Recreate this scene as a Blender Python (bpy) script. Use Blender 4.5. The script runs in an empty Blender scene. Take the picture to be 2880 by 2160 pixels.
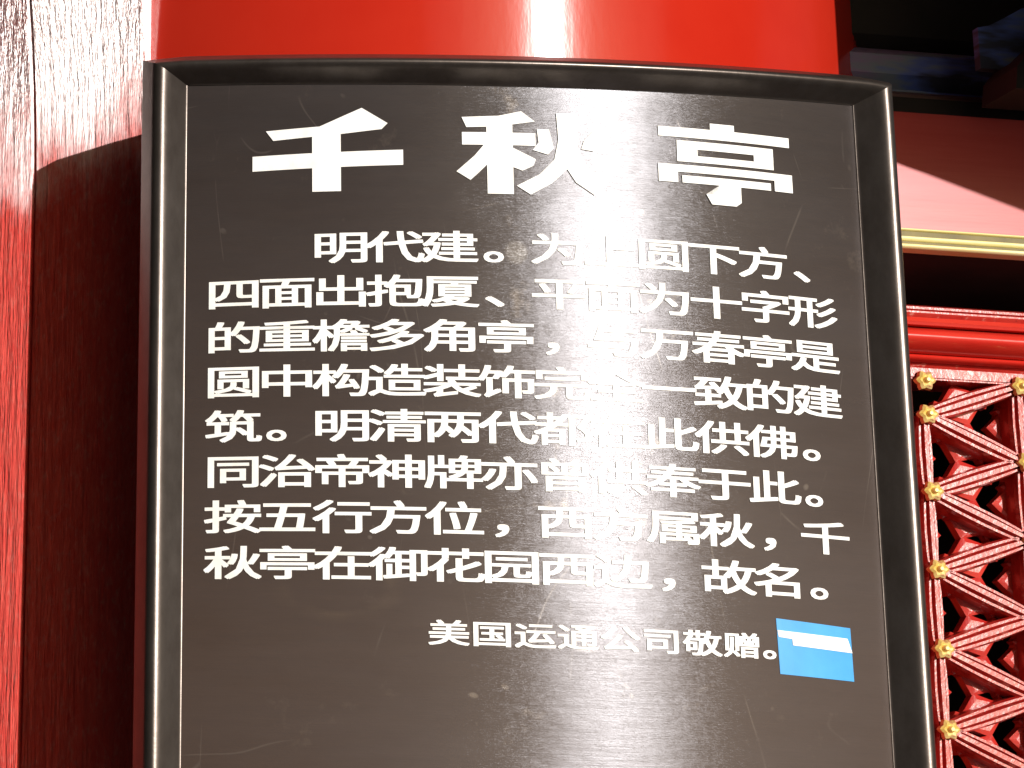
import bpy, bmesh, math, random
from mathutils import Vector, Matrix
random.seed(7)
SC = bpy.context.scene
COL = SC.collection
R = math.radians

# ------------------------------------------------------------------ camera, sky, sun, exposure
S = 0.4            # metres per drawing unit
CAM_Z = 1.3
cam = bpy.data.cameras.new('camera')
cam.lens = 75.0; cam.sensor_width = 36.0; cam.shift_x = 0.625
cam.clip_start = 0.05; cam.clip_end = 2000
co = bpy.data.objects.new('camera', cam); COL.objects.link(co)
co.matrix_world = Matrix.Translation((0, 0, CAM_Z)) @ Matrix.Rotation(math.pi/2 + 0.218815, 4, 'X') @ Matrix.Rotation(0.042322, 4, 'Z')
SC.camera = co

SUN_AZ, SUN_EL = R(22.3), R(12)          # azimuth to the right of the direction facing the camera
w = bpy.data.worlds.new('World'); SC.world = w; w.use_nodes = True
nt = w.node_tree
bg = nt.nodes['Background']
sky = nt.nodes.new('ShaderNodeTexSky'); sky.sky_type = 'NISHITA'; sky.sun_disc = False
sky.sun_elevation = SUN_EL; sky.sun_rotation = math.pi - SUN_AZ
sky.dust_density = 2.5
nt.links.new(sky.outputs[0], bg.inputs[0]); bg.inputs[1].default_value = 0.05
sd = bpy.data.lights.new('sun', 'SUN'); sd.energy = 5.0; sd.angle = R(0.5); sd.color = (1, .97, .93)
so = bpy.data.objects.new('sun', sd); COL.objects.link(so)
sv = Vector((math.sin(SUN_AZ)*math.cos(SUN_EL), -math.cos(SUN_AZ)*math.cos(SUN_EL), math.sin(SUN_EL)))
so.rotation_euler = sv.to_track_quat('Z', 'Y').to_euler()
SC.view_settings.view_transform = 'Standard'; SC.view_settings.look = 'None'
SC.view_settings.exposure = 0.1; SC.view_settings.gamma = 1.0

# ------------------------------------------------------------------ helpers
def W(x, y, z): return Vector((x*S, y*S, z*S + CAM_Z))

def link(name, bm, mat, parent=None, smooth=False, origin=None):
    me = bpy.data.meshes.new(name)
    bmesh.ops.recalc_face_normals(bm, faces=bm.faces[:])
    if smooth:
        for f in bm.faces: f.smooth = True
    if origin is not None: bmesh.ops.translate(bm, verts=bm.verts[:], vec=-Vector(origin))
    bm.to_mesh(me); bm.free()
    me.materials.append(mat)
    if smooth:
        me.set_sharp_from_angle(angle=R(40))
    o = bpy.data.objects.new(name, me); COL.objects.link(o)
    if origin is not None: o.location = origin
    if parent: o.parent = parent; o.matrix_parent_inverse = Matrix.Translation(-Vector(parent.location)) if origin is None else Matrix.Translation(-Vector(parent.location))
    return o

def empty(name, loc, label, cat, group=None):
    o = bpy.data.objects.new(name, None); COL.objects.link(o); o.location = loc
    o.empty_display_size = .05
    tag(o, label, cat, group); return o

def tag(o, label=None, cat=None, group=None, kind=None):
    if label: o['label'] = label
    if cat: o['category'] = cat
    if group: o['group'] = group
    if kind: o['kind'] = kind
    return o

def box(bm, fn, a0, a1, b0, b1, c0, c1):
    """box in a local (a,b,c) frame that fn turns into world points"""
    v = [bm.verts.new(fn(a, b, c)) for a in (a0, a1) for b in (b0, b1) for c in (c0, c1)]
    for q in ((0,1,3,2), (4,6,7,5), (0,4,5,1), (2,3,7,6), (0,2,6,4), (1,5,7,3)):
        bm.faces.new([v[i] for i in q])

def grid(bm, rows, close=False):
    vs = [[bm.verts.new(p) for p in r] for r in rows]
    for i in range(len(vs)-1):
        n = len(vs[i])
        for j in range(n if close else n-1):
            k = (j+1) % n
            bm.faces.new((vs[i][j], vs[i][k], vs[i+1][k], vs[i+1][j]))
    return vs

# ------------------------------------------------------------------ materials
def mat(name, base, rough=.5, metallic=0., spec=.5, coat=0., coat_rough=.05):
    m = bpy.data.materials.new(name); m.use_nodes = True
    b = m.node_tree.nodes['Principled BSDF']
    b.inputs['Base Color'].default_value = (*base, 1)
    b.inputs['Roughness'].default_value = rough
    b.inputs['Metallic'].default_value = metallic
    b.inputs['Specular IOR Level'].default_value = spec
    b.inputs['Coat Weight'].default_value = coat
    b.inputs['Coat Roughness'].default_value = coat_rough
    return m, m.node_tree, b

def noise(t, scale, detail=4, rough=.6, vec=None, stretch=None, coord='Object'):
    tc = t.nodes.new('ShaderNodeTexCoord')
    mp = t.nodes.new('ShaderNodeMapping')
    if stretch: mp.inputs['Scale'].default_value = stretch
    t.links.new(tc.outputs[coord], mp.inputs[0])
    n = t.nodes.new('ShaderNodeTexNoise')
    n.inputs['Scale'].default_value = scale; n.inputs['Detail'].default_value = detail; n.inputs['Roughness'].default_value = rough
    t.links.new(mp.outputs[0], n.inputs['Vector'])
    return n.outputs['Fac']

def ramp(t, fac, stops):
    r = t.nodes.new('ShaderNodeValToRGB')
    e = r.color_ramp.elements
    while len(e) < len(stops): e.new(.5)
    for el, (p, c) in zip(e, stops):
        el.position = p; el.color = (*c, 1) if len(c) == 3 else c
    t.links.new(fac, r.inputs[0]); return r.outputs[0]

def mix(t, fac, a, b, mode='MIX'):
    n = t.nodes.new('ShaderNodeMix'); n.data_type = 'RGBA'; n.blend_type = mode
    for sock, val in ((n.inputs[0], fac), (n.inputs[6], a), (n.inputs[7], b)):
        if hasattr(val, 'is_output'): t.links.new(val, sock)
        elif isinstance(val, (int, float)): sock.default_value = val
        else: sock.default_value = (*val, 1)
    return n.outputs[2]

def bump(t, b, fac, strength, dist=.002, prev=None):
    n = t.nodes.new('ShaderNodeBump'); n.inputs['Strength'].default_value = strength; n.inputs['Distance'].default_value = dist
    t.links.new(fac, n.inputs['Height'])
    if prev: t.links.new(prev, n.inputs['Normal'])
    t.links.new(n.outputs[0], b.inputs['Normal']); return n.outputs[0]

def maprange(t, fac, a, b):
    n = t.nodes.new('ShaderNodeMapRange'); n.inputs['To Min'].default_value = a; n.inputs['To Max'].default_value = b
    t.links.new(fac, n.inputs[0]); return n.outputs[0]

M = {}
# glossy red lacquer of the round column
m, t, b = mat('red_lacquer', (.56, .018, .008), .23, 0, 1.0, 0, .2)
b.inputs['Anisotropic'].default_value = .9; b.inputs['Anisotropic Rotation'].default_value = .25
tg = t.nodes.new('ShaderNodeTangent'); tg.direction_type = 'RADIAL'; tg.axis = 'Z'
t.links.new(tg.outputs[0], b.inputs['Tangent'])
c = mix(t, ramp(t, noise(t, 3.0, 5), [(.35, (0,0,0)), (.7, (1,1,1))]), (.40, .014, .006), (.46, .024, .010))
t.links.new(c, b.inputs['Base Color'])
bn = bump(t, b, noise(t, 6, 3, .5, stretch=(1, 1, .12)), .12, .004)
bump(t, b, noise(t, 120, 3, .6, stretch=(1, 1, .3)), .12, .0006, bn)
M['column'] = m
# coarse, weathered red coat on the wall at the left
m, t, b = mat('weathered_red', (.6, .07, .05), .42, 0, 1.0, 0)
b.inputs['IOR'].default_value = 4.2; b.inputs['Roughness'].default_value = .35; b.inputs['Anisotropic'].default_value = .9
tg = t.nodes.new('ShaderNodeTangent'); tg.direction_type = 'RADIAL'; tg.axis = 'Z'
t.links.new(tg.outputs[0], b.inputs['Tangent'])
f = noise(t, 130, 6, .75, stretch=(1, 1, .3))
c = mix(t, ramp(t, f, [(.3, (0,0,0)), (.72, (1,1,1))]), (.74, .045, .035), (.86, .11, .08))
c = mix(t, ramp(t, noise(t, 190, 4, .7, stretch=(1, 1, .5)), [(.52, (0,0,0)), (.78, (.5,.5,.5))]), c, (.74, .26, .21))
t.links.new(c, b.inputs['Base Color'])
# gloss rises with height, dull below, to keep the glare near the top
geo = t.nodes.new('ShaderNodeNewGeometry'); sp_ = t.nodes.new('ShaderNodeSeparateXYZ'); t.links.new(geo.outputs['Position'], sp_.inputs[0])
wz = t.nodes.new('ShaderNodeMath'); wz.operation = 'MULTIPLY_ADD'; t.links.new(noise(t, 22, 5, .7, stretch=(1, 1, .5)), wz.inputs[0]); wz.inputs[1].default_value = .22; t.links.new(sp_.outputs[2], wz.inputs[2])
gl = t.nodes.new('ShaderNodeMapRange'); gl.interpolation_type = 'SMOOTHSTEP'; gl.inputs['From Min'].default_value = 1.95; gl.inputs['From Max'].default_value = 2.09
t.links.new(wz.outputs[0], gl.inputs[0])
t.links.new(maprange(t, gl.outputs[0], .75, .44), b.inputs['Roughness']); t.links.new(maprange(t, gl.outputs[0], .02, 1.0), b.inputs['Specular IOR Level'])
bn = bump(t, b, noise(t, 170, 4, .7, stretch=(1, 1, .07)), 1.0, .0042)
bump(t, b, noise(t, 420, 5, .8, stretch=(1, 1, .5)), .28, .0008, bn)
M['wallred'] = m
# carved red joinery
m, t, b = mat('red_joinery', (.5, .03, .02), .3, 0, .7, .6, .12)
c = mix(t, ramp(t, noise(t, 14, 5, .65), [(.38, (0,0,0)), (.7, (1,1,1))]), (.42, .014, .010), (.54, .05, .032))
oi = t.nodes.new('ShaderNodeObjectInfo')
c = mix(t, ramp(t, oi.outputs['Random'], [(0, (0,0,0)), (1, (.55,.55,.55))]), c, (.34, .014, .012))
c = mix(t, ramp(t, noise(t, 95, 5, .75), [(.58, (0,0,0)), (.66, (.7,.7,.7))]), c, (.66, .28, .22))
c = mix(t, ramp(t, noise(t, 140, 4, .7), [(.60, (0,0,0)), (.66, (.8,.8,.8))]), c, (.16, .02, .015))
t.links.new(c, b.inputs['Base Color'])
bump(t, b, noise(t, 130, 4, .7), .35, .0012)
M['joinery'] = m
m, t, b = mat('red_bead', (.55, .02, .012), .28, 0, .6, .4, .1)
c = mix(t, ramp(t, noise(t, 20, 5, .65, stretch=(.3, .3, 2)), [(.38, (0,0,0)), (.7, (1,1,1))]), (.5, .014, .008), (.6, .035, .02))
t.links.new(c, b.inputs['Base Color'])
bump(t, b, noise(t, 60, 4, .6, stretch=(.3, .3, 2)), .2, .001)
M['bead'] = m
# faded red board under the eaves
m, t, b = mat('faded_red', (.6, .1, .1), .45, 0, .5, .5, .25)
c = mix(t, ramp(t, noise(t, 10, 5, .65, stretch=(.25, .25, 3)), [(.35, (0,0,0)), (.7, (1,1,1))]), (.46, .045, .045), (.54, .075, .068))
t.links.new(c, b.inputs['Base Color'])
bump(t, b, noise(t, 50, 4, .6, stretch=(.2, .2, 3)), .25, .001)
M['faded'] = m
# painted beam, blue and green bands on dark
m, t, b = mat('painted_beam', (.03, .04, .08), .5, 0, .4)
f = noise(t, 7, 4, .6, stretch=(1, 1, 4))
c = ramp(t, f, [(.38, (.05, .06, .10)), (.46, (.12, .19, .55)), (.54, (.22, .28, .34)), (.62, (.28, .22, .38))])
t.links.new(c, b.inputs['Base Color'])
bump(t, b, noise(t, 60, 4), .2, .001)
M['painted'] = m
m, t, b = mat('brown_paint', (.12, .06, .05), .5)
t.links.new(ramp(t, noise(t, 20, 4, .6, stretch=(.3, .3, 2)), [(.3, (.09, .045, .04)), (.7, (.17, .10, .09))]), b.inputs['Base Color'])
M['brown'] = m
m, t, b = mat('dark_interior', (.008, .007, .007), .9, 0, .1)  # near-black put in for shade inside the recess and the room
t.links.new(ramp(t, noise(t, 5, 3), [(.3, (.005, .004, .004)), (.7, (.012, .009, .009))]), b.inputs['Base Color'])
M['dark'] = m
m, t, b = mat('near_black', (.015, .013, .012), .6, 0, .3)  # also paints shade into the frieze gap, soffit and moulding underside
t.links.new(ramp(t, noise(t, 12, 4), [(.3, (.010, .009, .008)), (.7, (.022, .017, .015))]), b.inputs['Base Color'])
M['nearblack'] = m
# gold leaf moulding and studs
m, t, b = mat('gold_leaf', (.85, .62, .2), .38, .25, .6)
c = mix(t, ramp(t, noise(t, 60, 5, .7), [(.4, (0,0,0)), (.7, (1,1,1))]), (.70, .46, .10), (.86, .70, .34))
c = mix(t, ramp(t, noise(t, 120, 5, .75), [(.54, (0,0,0)), (.62, (.8,.8,.8))]), c, (.40, .12, .05))
t.links.new(c, b.inputs['Base Color'])
bump(t, b, noise(t, 120, 4, .6), .3, .0008)
M['gold'] = m
m, t, b = mat('gold_moulding', (.85, .74, .3), .4, 0, .5)
c = mix(t, ramp(t, noise(t, 40, 5, .7, stretch=(.3, .3, 2)), [(.4, (0,0,0)), (.7, (1,1,1))]), (.88, .76, .32), (.92, .86, .50))
t.links.new(c, b.inputs['Base Color'])
M['goldm'] = m
m, t, b = mat('olive_groove', (.2, .15, .04), .6)
t.links.new(ramp(t, noise(t, 40, 3), [(.3, (.10, .075, .015)), (.7, (.17, .13, .03))]), b.inputs['Base Color'])
M['olive'] = m

# brushed dark bronze plate with a worn, hazed, scratched surface
m, t, b = mat('brushed_bronze', (.1, .08, .065), .4, .85, .5)
b.inputs['Anisotropic'].default_value = 1.0
b.inputs['Anisotropic Rotation'].default_value = .25
tg = t.nodes.new('ShaderNodeTangent'); tg.direction_type = 'RADIAL'; tg.axis = 'Z'
t.links.new(tg.outputs[0], b.inputs['Tangent'])
big = noise(t, 7, 6, .65, stretch=(.6, .6, 1.6))
fine = noise(t, 30, 8, .75, stretch=(.5, .5, 5))
c = mix(t, ramp(t, big, [(.35, (0,0,0)), (.68, (1,1,1))]), (.082, .080, .086), (.112, .112, .122))
# dried splashes and dust
wv = noise(t, 24, 5, .7)
c = mix(t, ramp(t, wv, [(.62, (0,0,0)), (.74, (.5,.5,.5))]), c, (.26, .23, .20))
def voro(scale, stretch, rot=0., feature='DISTANCE_TO_EDGE'):
    tc_ = t.nodes.new('ShaderNodeTexCoord'); mp_ = t.nodes.new('ShaderNodeMapping')
    mp_.inputs['Scale'].default_value = stretch; mp_.inputs['Rotation'].default_value = (0, rot, 0)
    t.links.new(tc_.outputs['Object'], mp_.inputs[0])
    nz_ = t.nodes.new('ShaderNodeTexNoise'); nz_.inputs['Scale'].default_value = 6; t.links.new(mp_.outputs[0], nz_.inputs['Vector'])
    ad_ = t.nodes.new('ShaderNodeVectorMath'); ad_.operation = 'MULTIPLY_ADD'; ad_.inputs[1].default_value = (.12, .12, .12)
    t.links.new(nz_.outputs['Color'], ad_.inputs[0]); t.links.new(mp_.outputs[0], ad_.inputs[2])
    v_ = t.nodes.new('ShaderNodeTexVoronoi'); v_.feature = feature; v_.inputs['Scale'].default_value = scale
    t.links.new(ad_.outputs[0], v_.inputs['Vector']); return v_.outputs['Distance']
scr = None
for sc_, st_, ro_ in ((7, (1, 1, .35), .9), (9, (1, 1, .3), -.6), (6, (.5, 1, 1.4), .2)):
    line = ramp(t, voro(sc_, st_, ro_), [(.0, (1,1,1)), (.004, (0,0,0))])
    gate = ramp(t, noise(t, 5 + sc_*.7, 3, .6), [(.56, (0,0,0)), (.64, (.55,.55,.55))])
    k_ = mix(t, 1.0, line, gate, 'MULTIPLY')
    scr = k_ if scr is None else mix(t, 1.0, scr, k_, 'ADD')
c = mix(t, scr, c, (.30, .28, .26))
dots = mix(t, 1.0, ramp(t, voro(60, (1, 1, 1), 0, 'F1'), [(.10, (.8,.8,.8)), (.17, (0,0,0))]), ramp(t, noise(t, 14, 3, .6), [(.60, (0,0,0)), (.68, (1,1,1))]), 'MULTIPLY')
c = mix(t, dots, c, (.34, .31, .28))
# one round grey smudge on the first line and a curved smear low down
tc = t.nodes.new('ShaderNodeUVMap'); tc.uv_map = 'cells'
def spot(cu, cv, ru, rv, soft=.35):
    mp = t.nodes.new('ShaderNodeMapping')
    mp.inputs['Location'].default_value = (-cu/ru, -cv/rv, 0); mp.inputs['Scale'].default_value = (1/ru, 1/rv, 1)
    t.links.new(tc.outputs[0], mp.inputs[0])
    ln = t.nodes.new('ShaderNodeVectorMath'); ln.operation = 'LENGTH'; t.links.new(mp.outputs[0], ln.inputs[0])
    return ln.outputs['Value']
c = mix(t, ramp(t, spot(5.22, .12, .24, .30), [(.0, (.55,.55,.55)), (.7, (.45,.45,.45)), (1, (0,0,0))]), c, (.26, .25, .24))
def ring(cu, cv, ru, rv, a):
    return ramp(t, spot(cu, cv, ru, rv), [(.40, (0,0,0)), (.5, (a,a,a)), (.56, (a*.6,)*3), (.66, (0,0,0))])
sm = mix(t, ramp(t, noise(t, 18, 3, .6), [(.42, (0,0,0)), (.6, (1,1,1))]), (0,0,0), ring(1.9, 7.55, 1.9, 1.15, .55))
c = mix(t, sm, c, (.20, .17, .14))
t.links.new(c, b.inputs['Base Color'])
uvs = t.nodes.new('ShaderNodeUVMap'); uvs.uv_map = 'cells'; sep = t.nodes.new('ShaderNodeSeparateXYZ'); t.links.new(uvs.outputs[0], sep.inputs[0])
mr = t.nodes.new('ShaderNodeMapRange'); mr.inputs['From Min'].default_value = -4; mr.inputs['From Max'].default_value = 5
mr.inputs['To Min'].default_value = .07; mr.inputs['To Max'].default_value = 0; t.links.new(sep.outputs[1], mr.inputs[0])
ad = t.nodes.new('ShaderNodeMath'); ad.operation = 'ADD'; t.links.new(maprange(t, big, .235, .285), ad.inputs[0]); t.links.new(mr.outputs[0], ad.inputs[1])
t.links.new(ad.outputs[0], b.inputs['Roughness'])
bn = bump(t, b, fine, .25, .0008)
bn = bump(t, b, noise(t, 160, 4, .7, stretch=(.06, .06, 3)), .30, .0006, bn)
bn = bump(t, b, noise(t, 26, 3, .6, stretch=(.35, .35, 1.6)), .26, .002, bn)
bump(t, b, noise(t, 9, 4, .6), .16, .003, bn)
# film of dust and fine scratches, thickened downward to fade the sun glare
df = t.nodes.new('ShaderNodeBsdfPrincipled'); t.links.new(mix(t, .78, c, (.070, .036, .018)), df.inputs['Base Color'])
df.inputs['Roughness'].default_value = .6; df.inputs['Metallic'].default_value = 0; df.inputs['Specular IOR Level'].default_value = .25
ms = t.nodes.new('ShaderNodeMixShader'); mf = t.nodes.new('ShaderNodeMapRange'); mf.inputs['From Min'].default_value = -3; mf.inputs['From Max'].default_value = 9
mf.inputs['To Min'].default_value = -.12; mf.inputs['To Max'].default_value = .30; t.links.new(sep.outputs[1], mf.inputs[0])
a2 = t.nodes.new('ShaderNodeMath'); a2.operation = 'ADD'; a2.use_clamp = True
t.links.new(maprange(t, fine, .26, .44), a2.inputs[0]); t.links.new(mf.outputs[0], a2.inputs[1]); t.links.new(a2.outputs[0], ms.inputs[0])
t.links.new(b.outputs[0], ms.inputs[1]); t.links.new(df.outputs[0], ms.inputs[2])
t.links.new(ms.outputs[0], t.nodes['Material Output'].inputs['Surface'])
M['panel'] = m
m, t, b = mat('frame_metal', (.16, .145, .135), .36, .8, .5)
c = mix(t, ramp(t, noise(t, 55, 6, .7, stretch=(1,1,.5)), [(.3, (0,0,0)), (.8, (1,1,1))]), (.085, .069, .060), (.135, .115, .103))
t.links.new(c, b.inputs['Base Color'])
t.links.new(maprange(t, noise(t, 90, 5, .7), .29, .38), b.inputs['Roughness'])
bump(t, b, noise(t, 140, 4, .7), .15, .0006)
M['frame'] = m
m, t, b = mat('white_enamel', (.80, .79, .76), .5, 0, .4)
c = mix(t, ramp(t, noise(t, 50, 5, .7), [(.4, (0,0,0)), (.75, (1,1,1))]), (.82, .81, .79), (.72, .69, .62))
t.links.new(c, b.inputs['Base Color'])
M['white'] = m
m, t, b = mat('blue_enamel', (.05, .36, .72), .4, 0, .5)
t.links.new(ramp(t, noise(t, 30, 3), [(.3, (.035, .27, .60)), (.7, (.05, .33, .68))]), b.inputs['Base Color'])
M['blue'] = m
m, t, b = mat('stone_paving', (.3, .28, .26), .8)
t.links.new(ramp(t, noise(t, 1.2, 6, .6), [(.3, (.035, .032, .03)), (.7, (.06, .055, .05))]), b.inputs['Base Color'])
bump(t, b, noise(t, 8, 6, .6), .3, .01)
M['paving'] = m
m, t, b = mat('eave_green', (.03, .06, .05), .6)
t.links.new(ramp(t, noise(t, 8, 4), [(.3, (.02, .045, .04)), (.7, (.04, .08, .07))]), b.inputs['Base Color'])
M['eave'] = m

m, t, b = mat('brown_timber', (.1, .06, .04), .7)
t.links.new(ramp(t, noise(t, 3, 5), [(.3, (.07, .04, .028)), (.7, (.13, .08, .055))]), b.inputs['Base Color'])
M['timber'] = m
# ------------------------------------------------------------------ ground
bm = bmesh.new()
vs = [bm.verts.new(p) for p in ((-300, -300, 0), (300, -300, 0), (300, 300, 0), (-300, 300, 0))]; bm.faces.new(vs)
tag(link('ground', bm, M['paving']), 'pale grey stone paving of the courtyard', kind='structure')

# ------------------------------------------------------------------ the curved sheet of the sign
CX, CY, RS, T0, Z0, DZ, DU = 1.30509, 5.81759, 1.98732, -0.318617, 1.167183, 0.085949, 0.1
def P(u, v, off=0.):
    th = u*DU/RS + T0
    return W(CX + (RS+off)*math.sin(th), CY - (RS+off)*math.cos(th), Z0 - v*DZ)

sign = empty('information_sign', P(5.6, 14.5), 'curved dark bronze sign with white Chinese lettering in a raised frame before the red column', 'sign')
U0, U1, V0, V1 = -1.83, 13.09, -4.66, 14.6       # outer edges of the frame
FU, FV = .90, .70                                # frame width across and down
# plate
bm = bmesh.new(); uvl = bm.loops.layers.uv.new('cells')
def dv(u): return max(0., .26*(1-((u-5.63)/6.56)**2))      # the top edge is cut a little flatter than the bend
NU = 96; vv = [V0+.1, -3, 0, 3, 6, 9, 12, V1-.1]
g = [[bm.verts.new(P(U0+.1+(U1-U0-.2)*i/NU, v + (dv(U0+.1+(U1-U0-.2)*i/NU) if v < V0+.2 else 0))) for i in range(NU+1)] for v in vv]
uvof = {}
for r_, v in zip(g, vv):
    for i, q in enumerate(r_): uvof[q] = (U0+.1+(U1-U0-.2)*i/NU, v)
for i in range(len(g)-1):
    for j in range(NU):
        f = bm.faces.new((g[i][j], g[i][j+1], g[i+1][j+1], g[i+1][j]))
        for l in f.loops: l[uvl].uv = uvof[l.vert]
link('plate', bm, M['panel'], sign, smooth=True)
# backing sheet
bm = bmesh.new()
grid(bm, [[P(U0+.05+(U1-U0-.1)*i/40, v + (dv(U0+.05+(U1-U0-.1)*i/40) if v < 0 else 0), -.012) for i in range(41)] for v in (V0+.05, V1-.05)])
link('back_sheet', bm, M['frame'], sign, smooth=True)
# frame rails, mitred
H = .048
prof = [(0, -.03), (0, .004), (.02, .007)]
for k in range(11):       # slanting outer face, tight rounded ridge, slanting inner face
    q = k/10; prof.append((.27 + .46*q, H - .016*(2*q-1)**2))
prof += [(.955, .006), (.975, .003), (1, .002), (1, -.01)]
def rail(kind):
    bm = bmesh.new(); rows = []
    if kind in ('left', 'right'):
        N = 24
        for i in range(N+1):
            row = []
            for a, h in prof:
                u = U0 + a*FU if kind == 'left' else U1 - a*FU
                v = (V0+a*FV) + ((V1-a*FV) - (V0+a*FV))*i/N
                row.append(P(u, v, h))
            rows.append(row)
    else:
        N = 90
        for i in range(N+1):
            row = []
            for a, h in prof:
                v = V0 + a*FV if kind == 'top' else V1 - a*FV
                u = (U0+a*FU) + ((U1-a*FU) - (U0+a*FU))*i/N
                if kind == 'top': v += dv(u)
                row.append(P(u, v, h))
            rows.append(row)
    grid(bm, rows)
    return link('frame_rail', bm, M['frame'], sign, smooth=True)
for k in ('left', 'right', 'top', 'bottom'): rail(k)
# stand: two tubular posts and a foot plate
def tube(bm, x, y, r, z0, z1, n=24):
    a = [bm.verts.new((x + r*math.cos(2*math.pi*k/n), y + r*math.sin(2*math.pi*k/n), z0)) for k in range(n)]
    c = [bm.verts.new((x + r*math.cos(2*math.pi*k/n), y + r*math.sin(2*math.pi*k/n), z1)) for k in range(n)]
    for k in range(n): bm.faces.new((a[k], a[(k+1) % n], c[(k+1) % n], c[k]))
    bm.faces.new(c); bm.faces.new(a)
for u in (2.6, 8.6):
    q = P(u, V1, -.035)
    bm = bmesh.new(); tube(bm, q.x, q.y, .018, .0, q.z+.05)
    link('post', bm, M['frame'], sign, smooth=True)
q = P(5.6, V1, -.035); bm = bmesh.new()
box(bm, lambda a, b_, c_: Vector((q.x+a, q.y+b_, c_)), -.26, .26, -.12, .12, .004, .02)
link('foot_plate', bm, M['frame'], sign)

# ------------------------------------------------------------------ lettering (built-in font outlines bent on the sheet)
dg = None
def glyph(ch, off):
    c = bpy.data.curves.new('glyph', 'FONT'); c.body = ch; c.size = 1; c.offset = off; c.resolution_u = 3
    o = bpy.data.objects.new('glyph', c); COL.objects.link(o)
    d = bpy.context.evaluated_depsgraph_get(); d.update()
    me = bpy.data.meshes.new_from_object(o.evaluated_get(d))
    bpy.data.objects.remove(o); bpy.data.curves.remove(c)
    return me
def bend(bm, lift=.0022, step=None):
    if step:
        xs = [v.co.x for v in bm.verts]; x = math.floor(min(xs)/step)*step
        while x < max(xs):
            bmesh.ops.bisect_plane(bm, geom=bm.verts[:]+bm.edges[:]+bm.faces[:], plane_co=(x, 0, 0), plane_no=(1, 0, 0)); x += step
    # give the enamel a little thickness
    r = bmesh.ops.extrude_face_region(bm, geom=bm.faces[:])
    top = {e for e in r['geom'] if isinstance(e, bmesh.types.BMVert)}
    for v in bm.verts:
        v.co = P(v.co.x, v.co.y, lift*.6 if v in top else .0003)
def put(bm, me, x0, x1, y0, y1, fit=True, cx=0, cy=0, ex=1, ey=1, slope=0):
    tmp = bmesh.new(); tmp.from_mesh(me)
    bmesh.ops.remove_doubles(tmp, verts=tmp.verts[:], dist=1e-5)
    if fit:
        a0 = min(v.co.x for v in tmp.verts); a1 = max(v.co.x for v in tmp.verts)
        b0 = min(v.co.y for v in tmp.verts); b1 = max(v.co.y for v in tmp.verts)
        for v in tmp.verts:
            v.co.x, v.co.y = x0+(v.co.x-a0)/(a1-a0)*(x1-x0), y1-(v.co.y-b0)/(b1-b0)*(y1-y0)
    else:
        for v in tmp.verts:
            v.co.x, v.co.y = cx + (v.co.x-.5)*ex, cy - (v.co.y-.38)*ey
    m2 = bpy.data.meshes.new('tmp'); tmp.to_mesh(m2); tmp.free(); bm.from_mesh(m2); bpy.data.meshes.remove(m2)

# title characters, drawn stroke by stroke in a 100 x 100 box (x right, y down)
TITLE = {
 '千': [[(9, 25), (45, 22), (73, 1), (90, 20), (86, 27), (58, 32), (14, 37)], [(0, 55), (100, 52), (100, 70), (0, 73)], [(40, 26), (59, 22), (59, 100), (40, 100)]],
 '秋': [[(4, 9), (28, 7), (43, 1), (52, 13), (26, 20), (7, 21)], [(4, 27), (52, 27), (52, 42), (4, 42)], [(20, 14), (37, 12), (37, 100), (20, 100)],
        [(20, 38), (31, 46), (14, 76), (9, 84), (0, 74), (12, 55)], [(36, 44), (52, 58), (50, 66), (43, 72), (34, 66), (31, 50)],
        [(53, 22), (61, 22), (64, 44), (60, 52), (50, 47), (54, 38)], [(66, 2), (80, 2), (80, 40), (74, 66), (62, 86), (48, 100), (39, 90), (54, 76), (64, 58), (67, 34)],
        [(72, 46), (80, 44), (86, 66), (100, 84), (90, 98), (78, 84), (70, 62)], [(92, 18), (100, 26), (90, 46), (82, 44), (84, 34)]],
 '亭': [[(39, 0), (57, 0), (57, 12), (39, 12)], [(1, 8), (99, 8), (99, 20), (1, 20)],
        [(14, 24), (86, 24), (86, 34), (14, 34)], [(14, 42), (86, 42), (86, 50), (14, 50)], [(14, 34), (29, 34), (29, 42), (14, 42)], [(71, 34), (86, 34), (86, 42), (71, 42)],
        [(0, 54), (100, 54), (100, 63), (0, 63)], [(0, 63), (14, 63), (14, 76), (0, 76)], [(86, 63), (100, 63), (100, 76), (86, 76)],
        [(17, 67), (83, 67), (83, 76), (17, 76)], [(44, 76), (60, 76), (60, 95), (56, 100), (38, 100), (34, 88), (44, 88)]]}
def make_char(bm, lift, step=None):
    bend(bm, lift, step)
    o = link('character', bm, M['white'], sign); return o
for ch, (a, b_, c_, d_) in (('千', (.35, 3.17, -3.22, -1.27)), ('秋', (4.15, 7.0, -3.14, -1.20)), ('亭', (7.96, 10.70, -3.09, -1.21))):
    bm = bmesh.new(); all_ = bmesh.new()
    for n_, st in enumerate(TITLE[ch]):
        one = bmesh.new(); one.faces.new([one.verts.new((a+x/100*(b_-a), c_+y/100*(d_-c_), 0)) for x, y in st])
        bmesh.ops.triangulate(one, faces=one.faces[:])
        bend(one, .003 + n_*.00015, .2)
        m2 = bpy.data.meshes.new('tmp'); one.to_mesh(m2); one.free(); all_.from_mesh(m2); bpy.data.meshes.remove(m2)
    bm.free(); link('title_character', all_, M['white'], sign)
rows = ['　　明代建。为上圆下方、', '四面出抱厦、平面为十字形', '的重檐多角亭，与万春亭是', '圆中构造装饰完全一致的建',
        '筑。明清两代都在此供佛。', '同治帝神牌亦曾供奉于此。', '按五行方位，西方属秋，千', '秋亭在御花园西边，故名。']
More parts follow.
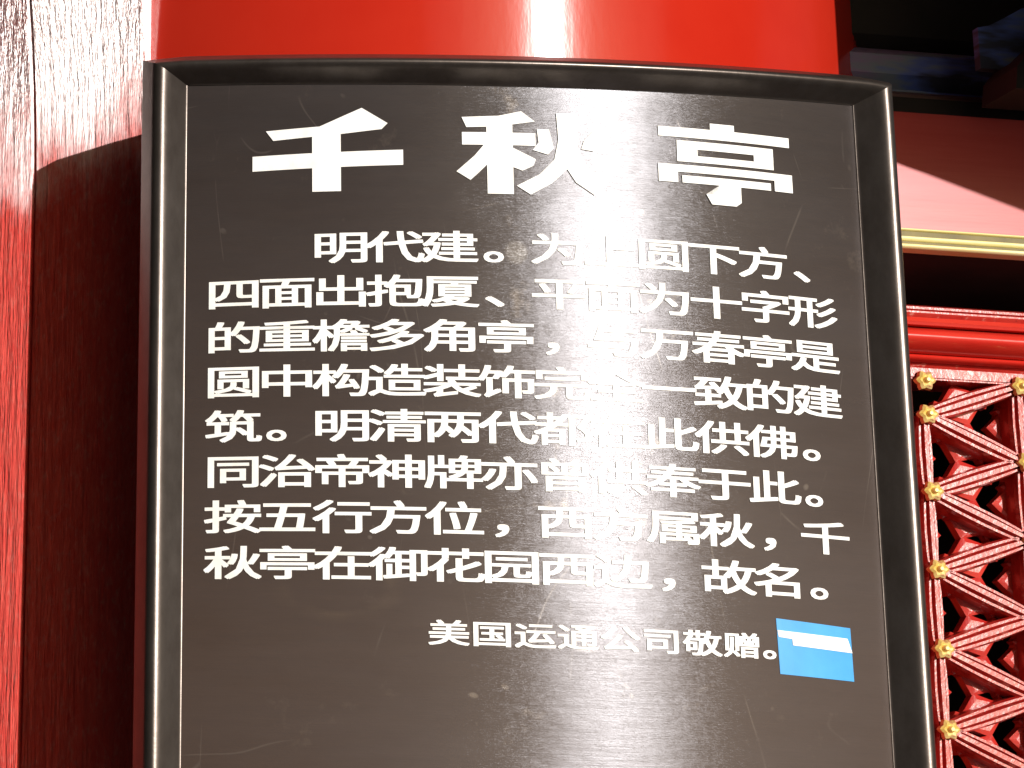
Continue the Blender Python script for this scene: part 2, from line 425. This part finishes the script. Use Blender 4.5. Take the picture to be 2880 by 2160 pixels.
def bold_char(ch, cx, cy, ex, ey, d):
    """the regular outline laid down five times, shifted a hair each way, so the strokes thicken cleanly"""
    me = glyph(ch, 0); out = bmesh.new()
    for n_, (dx, dy) in enumerate(((0, 0), (d, .5*d), (-d, -.5*d), (d, -.5*d), (-d, .5*d))):
        one = bmesh.new(); put(one, me, 0, 0, 0, 0, False, cx+dx, cy+dy, ex, ey)
        bend(one, .0022 + n_*.00012)
        m2 = bpy.data.meshes.new('tmp'); one.to_mesh(m2); one.free(); out.from_mesh(m2); bpy.data.meshes.remove(m2)
    bpy.data.meshes.remove(me)
    return link('character', out, M['white'], sign)
for r_, s in enumerate(rows):
    for c_, ch in enumerate(s):
        if ch == '　': continue
        bold_char(ch, c_+(.14 if ch in '。，、' else 0), r_+.02, 1.10, .76, .020)
for k, ch in enumerate('美国运通公司敬赠。'):
    bold_char(ch, 3.862 + .762*k, 8.45, .76, .56, .016)
# blue emblem with white band
def patch(pts, lift, mt, name, par):
    bm = bmesh.new(); vs = [bm.verts.new((x, y, 0)) for x, y in pts]; bm.faces.new(vs)
    bend(bm, lift, .2); return link(name, bm, mt, par)
patch([(9.89, 7.83), (11.42, 7.93), (11.44, 9.06), (9.92, 9.0)], .0018, M['blue'], 'emblem', sign)
patch([(9.90, 8.08), (11.34, 8.16), (11.43, 8.46), (10.20, 8.38), (10.19, 8.25), (9.92, 8.22)], .0036, M['white'], 'emblem_band', sign)

# ------------------------------------------------------------------ the round column behind the sign
XC, YC, RC = 1.26885, 5.08518, 1.10
column = empty('column', (XC*S, YC*S, 0), 'thick round column in glossy red lacquer rising behind the sign', 'column')
bm = bmesh.new()
def cyl(bm, r, z0, z1, n=160):
    grid(bm, [[Vector(((XC + r*math.sin(2*math.pi*k/n))*S, (YC - r*math.cos(2*math.pi*k/n))*S, z)) for k in range(n)] for z in (z0, z1)], close=True)
cyl(bm, RC, .12, 3.6); link('shaft', bm, M['column'], column, smooth=True)
bm = bmesh.new()
base_prof = [(1.10, .14), (1.15, .13), (1.27, .12), (1.33, .09), (1.35, .05), (1.37, .004)]
grid(bm, [[Vector(((XC + r*math.sin(2*math.pi*k/96))*S, (YC - r*math.cos(2*math.pi*k/96))*S, z)) for k in range(96)] for r, z in base_prof], close=True)
link('stone_base', bm, M['paving'], column, smooth=True)

# ------------------------------------------------------------------ wall at the left, running back from the column
LA = R(40)
def L(s, n, z):   # s to the right along the wall, n outward, z absolute metres
    x = s*math.cos(LA) - n*math.sin(LA); y = 4.7139 - s*math.sin(LA) - n*math.cos(LA)
    return Vector((x*S, y*S, z))
lw = empty('side_wall', L(-1, -.2, 0), 'coarse weathered red wall at the left, crossed by the black shadow of the sign', 'wall')
edges = [.7295, .444, -.20, -.85, -1.5, -2.15]
for a, b_ in zip(edges[1:], edges[:-1]):
    bm = bmesh.new(); aa, bb = a+.004, b_-(.004 if b_ != edges[0] else 0)
    ring = [(aa, -.3), (aa, -.003), (aa+.003, 0), (bb-.003, 0), (bb, -.003), (bb, -.3)]
    zs = [.004, 1.6] + [1.84 + .02*i for i in range(16)] + [3.6]
    def flare(z):        # the boards lean gently forward near the top
        a_, b2_ = 1.86, 2.04; g0, g1 = 0., .15
        if z < a_: return (z-a_)/S*g0 + .012
        q = (min(z, b2_)-a_)/S; L_ = (b2_-a_)/S
        return .012 + g0*q + (g1-g0)*q*q/(2*L_) + max(0, z-b2_)/S*g1
    grid(bm, [[L(s_, n_ + (flare(z) if n_ > -.1 else 0), z) for s_, n_ in ring] for z in zs], close=True)
    link('wall_board', bm, M['wallred'], lw, smooth=True)
bm = bmesh.new(); box(bm, L, -2.2, .729, -.34, -.302, .004, 3.6); link('wall_core', bm, M['dark'], lw)

# ------------------------------------------------------------------ facade at the right: beams, moulding, lattice door
FA = R(4.5); OX, OY = 2.0157, 4.2776
def F(s, n, z):   # s to the right along the facade, n outward, z in units above the camera
    x = OX + s*math.cos(FA) + n*math.sin(FA); y = OY + s*math.sin(FA) - n*math.cos(FA)
    return W(x, y, 1.384 + (z-2.145)*.978)
SE = 1.15
def profile_beam(name, pts, mt, parent, s0=-.05, s1=SE, smooth=True):
    bm = bmesh.new()
    grid(bm, [[F(s, n, z) for n, z in pts] for s in (s0, s0*.5+s1*.5, s1)], close=True)
    for s in (s0, s1):
        try:
            bm.faces.new([bm.verts.new(F(s, n, z)) for n, z in pts])
        except Exception: pass
    return link(name, bm, mt, parent, smooth=smooth)
def arc(n0, z0, z1, bulge, k=10):      # rounded face between z0 (top) and z1 (bottom)
    return [(n0 + bulge*math.sin(math.pi*i/k)**.8 if 0 < i < k else n0, z0+(z1-z0)*i/k) for i in range(k+1)]

def back(pts, d=.13): return [(n-d, z) for n, z in pts]
gnd = 2.145 + (-CAM_Z/S-1.384)/.978
b1 = empty('painted_beam', F(.5, -.1, 2.62), 'dark blue and green painted beam in deep shade under the eaves', 'beam')
profile_beam('beam_face', back([(-.3, 2.60)] + [(-.3, 2.458)] + [(.02, 2.458), (.035, 2.47)] + [(.035, 2.50)] + [(.02, 2.505), (.05, 2.53), (.05, 2.575), (.02, 2.60)]), M['painted'], b1)
profile_beam('beam_lip', back([(-.2, 2.495), (.036, 2.495), (.048, 2.485), (.048, 2.462), (.036, 2.452), (-.2, 2.452)]), M['brown'], b1)
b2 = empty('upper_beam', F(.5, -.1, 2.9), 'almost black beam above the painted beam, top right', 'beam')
profile_beam('beam_body', back([(-.3, 3.3), (-.3, 2.604), (.0, 2.604), (.03, 2.63), (.03, 3.3)]), M['nearblack'], b2)
# carved bracket end that hangs before the painted beam
br = bmesh.new()
outl = [(.305, 2.415), (.312, 2.465), (.335, 2.495), (.365, 2.515), (.39, 2.54), (.42, 2.57), (.46, 2.60), (.52, 2.625), (.72, 2.64), (.72, 2.415)]
fr = [br.verts.new(F(s, .16, z)) for s, z in outl]; bk = [br.verts.new(F(s, .04, z)) for s, z in outl]
br.faces.new(fr); br.faces.new(bk[::-1])
for i in range(len(outl)):
    k = (i+1) % len(outl); br.faces.new((fr[i], fr[k], bk[k], bk[i]))
bb_ = bmesh.new()
o2_ = [(.30, 2.50), (.30, 2.594), (.325, 2.60), (.36, 2.62), (.40, 2.645), (.45, 2.665), (.55, 2.69), (.72, 2.70), (.72, 2.50)]
f2 = [bb_.verts.new(F(s, .055, z)) for s, z in o2_]; k2 = [bb_.verts.new(F(s, .036, z)) for s, z in o2_]
bb_.faces.new(f2); bb_.faces.new(k2[::-1])
for i in range(len(o2_)):
    k = (i+1) % len(o2_); bb_.faces.new((f2[i], f2[k], k2[k], k2[i]))
link('beam_end', bb_, M['painted'], b1)
tag(link('bracket', br, M['nearblack'], origin=F(.5, .1, 2.42)), 'dark curved bracket end in the top right corner below the beams', 'bracket')
b3 = empty('board_frieze', F(.5, -.05, 2.28), 'faded red frieze board, mauve in shade above and pink in sun below', 'frieze')
profile_beam('frieze_painted_shade', [(-.25, 2.456), (-.25, 2.41), (-.03, 2.41), (-.03, 2.456)], M['nearblack'], b3)  # dark strip painted in for the shade above the frieze
profile_beam('frieze_board', [(-.25, 2.409), (-.25, 2.141), (0, 2.141), (.004, 2.20), (.010, 2.27), (.004, 2.36), (0, 2.409)], M['faded'], b3)
b4 = empty('gold_moulding', F(.5, 0, 2.12), 'pale gold moulding of three strips below the faded red frieze board', 'moulding')
profile_beam('moulding_groove', [(-.25, 2.1405), (-.25, 2.0965), (.012, 2.0965), (.012, 2.1405)], M['olive'], b4)
profile_beam('moulding_underside_shade', [(-.25, 2.0963), (-.25, 2.088), (-.03, 2.088), (-.005, 2.0963)], M['nearblack'], b4)  # thin dark strip that paints the shade under the moulding
for z0, z1, bu in ((2.1400, 2.1340, .006), (2.1225, 2.1115, .008), (2.1055, 2.0935, .010)):
    profile_beam('moulding_strip', [(-.05, z0)] + [(-.05, z1)] + [(n, z) for n, z in arc(.013, z1, z0, bu)], M['goldm'], b4)
b5 = empty('dark_recess', F(.5, -.3, 2.03), 'recess between the gold moulding and the red rail, its shade painted near-black', 'recess')  # back and soffit coloured near-black where the recess lies in shade
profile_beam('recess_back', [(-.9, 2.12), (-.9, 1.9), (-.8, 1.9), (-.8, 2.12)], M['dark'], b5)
profile_beam('recess_soffit', [(-.8, 2.12), (-.8, 2.0955), (-.26, 2.0955), (-.26, 2.12)], M['nearblack'], b5)
b6 = empty('red_rail', F(.5, 0, 1.9), 'bright red moulded rail above the lattice door', 'rail')
profile_beam('rail_top', [(-.16, 1.974), (-.16, 1.945), (.000, 1.945), (.004, 1.948), (.010, 1.955), (.010, 1.9585), (.004, 1.961), (.010, 1.963), (.010, 1.968), (.0, 1.974)], M['joinery'], b6)
profile_beam('rail_fillet', [(-.2, 1.9448), (-.2, 1.928), (.012, 1.928), (.018, 1.934), (.010, 1.9448)], M['bead'], b6)
profile_beam('rail_bead', [(-.2, 1.9275), (-.2, 1.8725)] + arc(-.012, 1.8725, 1.9275, .042, 16), M['bead'], b6)
profile_beam('rail_lower_fillet', [(-.2, 1.872), (-.2, 1.858)] + arc(-.02, 1.858, 1.872, .01, 6), M['bead'], b6)
profile_beam('rail_rebate', [(-.2, 1.8575), (-.2, 1.838), (-.055, 1.838), (-.035, 1.8575)], M['joinery'], b6)

door = empty('lattice_door', F(.5, -.05, gnd), 'red carved lattice door with gold flower studs at the crossings', 'door')
A0, DS, PZ = .1545, .207, .1640
ZT, NC, NR = 1.733, 4, 7
def rot_bar(name, length, parent, width, mt, petal=False):
    """a bar centred at the origin along local X; local Y across, local Z outward; units scaled"""
    bm = bmesh.new()
    sec = [(-.5, -.030), (-.5, .0), (-.40, .010), (-.27, .010), (-.20, .001), (-.12, .016), (.12, .016), (.20, .001), (.27, .010), (.40, .010), (.5, .0), (.5, -.030)]
    N = 12; rows = []
    for i in range(N+1):
        q = i/N; wd = width*(.62 + .38*math.sin(math.pi*q)**.7 if 0 < q < 1 else .62)
        rows.append([Vector(((q-.5)*length*S, y*wd*S, z*S)) for y, z in sec])
    grid(bm, rows)
    return link(name, bm, mt)
# leaf-shaped carved plate on each bar
def leaf_mesh(length):
    bm = bmesh.new(); N = 20; rows = []
    for i in range(N+1):
        q = i/N
        wd = .012 + .034*max(0, 1-abs(q-.5)/.26) + .012*math.exp(-((q-.20)/.05)**2) + .012*math.exp(-((q-.80)/.05)**2)
        x = (.12 + .76*q - .5)*length*S
        rows.append([Vector((x, -wd*S, -.03*S)), Vector((x, -wd*S, -.010*S)), Vector((x, -wd*.72*S, -.006*S)), Vector((x, 0, -.006*S)),
                     Vector((x, wd*.72*S, -.006*S)), Vector((x, wd*S, -.010*S)), Vector((x, wd*S, -.03*S))])
    grid(bm, rows); return bm
diag = math.hypot(DS, PZ/2)
bar_d = rot_bar('lattice_bar', diag, None, .040, M['joinery'])
bar_v = rot_bar('lattice_bar', PZ, None, .034, M['joinery'])
leaf_d = link('carved_leaf', leaf_mesh(diag), M['joinery'])
leaf_v = link('carved_leaf', leaf_mesh(PZ), M['joinery'])
ex = Vector((math.cos(FA), math.sin(FA), 0)); ez = Vector((0, 0, 1)); en = Vector((math.sin(FA), -math.cos(FA), 0))
def frame_matrix(s, n, z, ang):
    ax = ex*math.cos(ang) + ez*math.sin(ang); ay = -ex*math.sin(ang) + ez*math.cos(ang)
    m3 = Matrix((ax, ay, en)).transposed().to_4x4(); m3.translation = F(s, n, z); return m3
DL = Vector(door.location)
used = set()
def place(src, s, n, z, ang, parent=None):
    o = src
    if src.name in used: o = src.copy(); COL.objects.link(o)
    used.add(src.name)
    p = parent or door
    o.parent = p; o.matrix_parent_inverse = Matrix.Identity(4)
    o.matrix_basis = (Matrix.Translation(DL).inverted() @ frame_matrix(s, n, z, ang)) if p is door else Matrix.Identity(4)
    return o
def seg(bar, leaf, s0, z0, s1, z1, n):
    a = math.atan2(z1-z0, s1-s0)
    bo = place(bar, (s0+s1)/2, n, (z0+z1)/2, a)
    place(leaf, (s0+s1)/2, n-.022, (z0+z1)/2, a)
zb = ZT - (NR-1)*PZ
for i in range(NC+1):
    off = 0 if i % 2 == 0 else -PZ/2 - .008
    for k in range(-1, NR):
        s0, z0 = A0+i*DS, ZT + off - k*PZ
        if z0 > 1.80: z0_ = 1.80
        else: z0_ = z0
        if i < NC:
            o2 = 0 if (i+1) % 2 == 0 else -PZ/2 - .008
            for zz in (ZT + o2 - (k-1 if i % 2 == 0 and False else k)*PZ, ZT + o2 - (k+(1 if o2 == 0 else -1))*PZ):
                if zz <= 1.83 and z0 <= 1.83 and zz > zb-.05 and z0 > zb-.05:
                    seg(bar_d, leaf_d, s0, z0, s0+DS, zz, -.004)
        if k < NR-1 and z0 <= 1.83: seg(bar_v, leaf_v, s0, z0, s0, z0-PZ, -.010)
# gold studs: six-petalled flower bosses
def stud_mesh():
    bm = bmesh.new(); rings = []
    for r, h in ((.0195, -.004), (.0185, .006), (.013, .010), (.0075, .008), (.0065, .013), (.0035, .016)):
        ring = []
        for k in range(24):
            a = 2*math.pi*k/24; lobe = 1 + (.16*math.cos(6*a) if r > .012 else 0)
            ring.append(Vector((r*lobe*math.cos(a)*S, r*lobe*math.sin(a)*S, h*S)))
        rings.append(ring)
    vs = grid(bm, rings, close=True); bm.faces.new(vs[-1]); return bm
stud = link('gold_stud', stud_mesh(), M['gold'], smooth=True)
for i in range(NC+1):
    off = 0 if i % 2 == 0 else -PZ/2 - .008
    for k in range(0, NR):
        z0 = ZT + off - k*PZ
        place(stud, A0+i*DS, .014, z0, .1*i)
    place(stud, A0+i*DS, .012, 1.806, 0)
# stiles and rails of the door leaf
def stile(name, s0, s1, z0, z1, n0=-.06, n1=.0, mt='joinery'):
    bm = bmesh.new(); box(bm, F, s0, s1, n0, n1, z0, z1)
    bmesh.ops.bevel(bm, geom=bm.edges[:], offset=.0015, segments=2, affect='EDGES')
    return link(name, bm, M[mt], door)
stile('top_rail', A0-.045, A0+NC*DS+.06, 1.812, 1.8365, -.06, .004)
stile('stile', .0, A0-.018, gnd+.02, 1.837, -.07, -.012)
stile('stile', A0+NC*DS+.02, SE, gnd+.02, 1.837, -.07, .004)
stile('bottom_rail', A0-.017, A0+NC*DS+.019, zb-.17, zb-.06, -.07, .003)
stile('lower_panel', A0-.017, A0+NC*DS+.019, gnd+.02, zb-.171, -.06, -.02)
# room behind the lattice, coloured near-black for its lack of light
room = empty('dark_room', F(.5, -1.2, gnd), 'interior seen through the lattice openings, its darkness painted near-black', 'interior')
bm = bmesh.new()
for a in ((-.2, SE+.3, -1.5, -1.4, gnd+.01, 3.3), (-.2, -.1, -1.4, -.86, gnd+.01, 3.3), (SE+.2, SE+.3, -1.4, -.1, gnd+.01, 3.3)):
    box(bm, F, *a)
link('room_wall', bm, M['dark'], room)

# ------------------------------------------------------------------ eave board beyond the top right corner that shades the upper beams
bm = bmesh.new()
NE = 1.0
def zo(z): return 2.145 + (z-1.384)/.978
eo = [(.36, zo(1.775)), (.47, zo(1.735)), (.74, zo(1.655)), (2.4, zo(1.15)), (2.4, 4.2), (.36, 4.2)]
fr = [bm.verts.new(F(s, NE, z)) for s, z in eo]; bk = [bm.verts.new(F(s, NE-.12, z)) for s, z in eo]
bm.faces.new(fr); bm.faces.new(bk[::-1])
for i in range(len(eo)):
    k = (i+1) % len(eo); bm.faces.new((fr[i], fr[k], bk[k], bk[i]))
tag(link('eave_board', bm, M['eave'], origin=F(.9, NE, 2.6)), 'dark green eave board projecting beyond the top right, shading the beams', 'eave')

# ------------------------------------------------------------------ unseen hall behind the camera, added to darken reflections and fill light
hall = empty('added_hall', (-6, -12, 0), 'unseen dark timber hall behind the viewer, added to darken the reflections in the metal', 'building')
def Hf(a, b_, c_): return Vector((a, b_, c_))
bm = bmesh.new(); box(bm, Hf, -26, -.2, -16, -11, .004, 6.5); link('wall', bm, M['timber'], hall)
bm = bmesh.new()
grid(bm, [[Hf(-28, -9.6, 6.5), Hf(1.2, -9.6, 6.5)], [Hf(-27, -11.5, 7.6), Hf(.3, -11.5, 7.6)], [Hf(-26, -13.5, 10.2), Hf(-1, -13.5, 10.2)], [Hf(-28, -17.5, 6.5), Hf(1.2, -17.5, 6.5)]])
bm.faces.new([bm.verts.new(p) for p in (Hf(-28, -9.6, 6.501), Hf(1.2, -9.6, 6.501), Hf(1.2, -17.5, 6.501), Hf(-28, -17.5, 6.501))])
link('roof', bm, M['nearblack'], hall)
for k in range(9):
    bm = bmesh.new(); n = 16; x0 = -25.5 + 3.1*k
    grid(bm, [[Vector((x0+.28*math.cos(2*math.pi*i/n), -10.4+.28*math.sin(2*math.pi*i/n), z)) for i in range(n)] for z in (.004, 6.5)], close=True)
    link('column_shaft', bm, M['brown'], hall, smooth=True)

gal = empty('added_gallery', (-8, -2, 0), 'long unseen dark gallery at the left, added to block sky light', 'building')  # unseen block, added to hide the sky and darken the wall shadow
bm = bmesh.new(); box(bm, Hf, -11, -6, -10.8, 12, .004, 5.0); link('wall', bm, M['eave'], gal)
bm = bmesh.new()
grid(bm, [[Hf(-5.4, -10.8, 5.0), Hf(-5.4, 13, 5.0)], [Hf(-8.5, -10.8, 8.5), Hf(-8.5, 13, 8.5)], [Hf(-12, -10.8, 5.0), Hf(-12, 13, 5.0)]])
bm.faces.new([bm.verts.new(p) for p in (Hf(-5.4, -10.8, 5.001), Hf(-5.4, 13, 5.001), Hf(-12, 13, 5.001), Hf(-12, -10.8, 5.001))])
link('roof', bm, M['nearblack'], gal)

ev = empty('pavilion_eaves', (.5, 1.7, 2.9), 'broad dark timber eaves of the pavilion overhead, unseen, added to deepen the shade', 'eaves')  # unseen overhang, added to cut sky light and deepen the shade
bm = bmesh.new(); box(bm, Hf, -3.2, 3.4, .0, 3.6, 2.95, 3.05); link('soffit', bm, M['timber'], ev)
for k in range(16):
    bm = bmesh.new(); x0 = -3.0 + .4*k; box(bm, Hf, x0, x0+.1, -.08, 3.5, 2.86, 2.949); link('rafter', bm, M['eave'], ev)
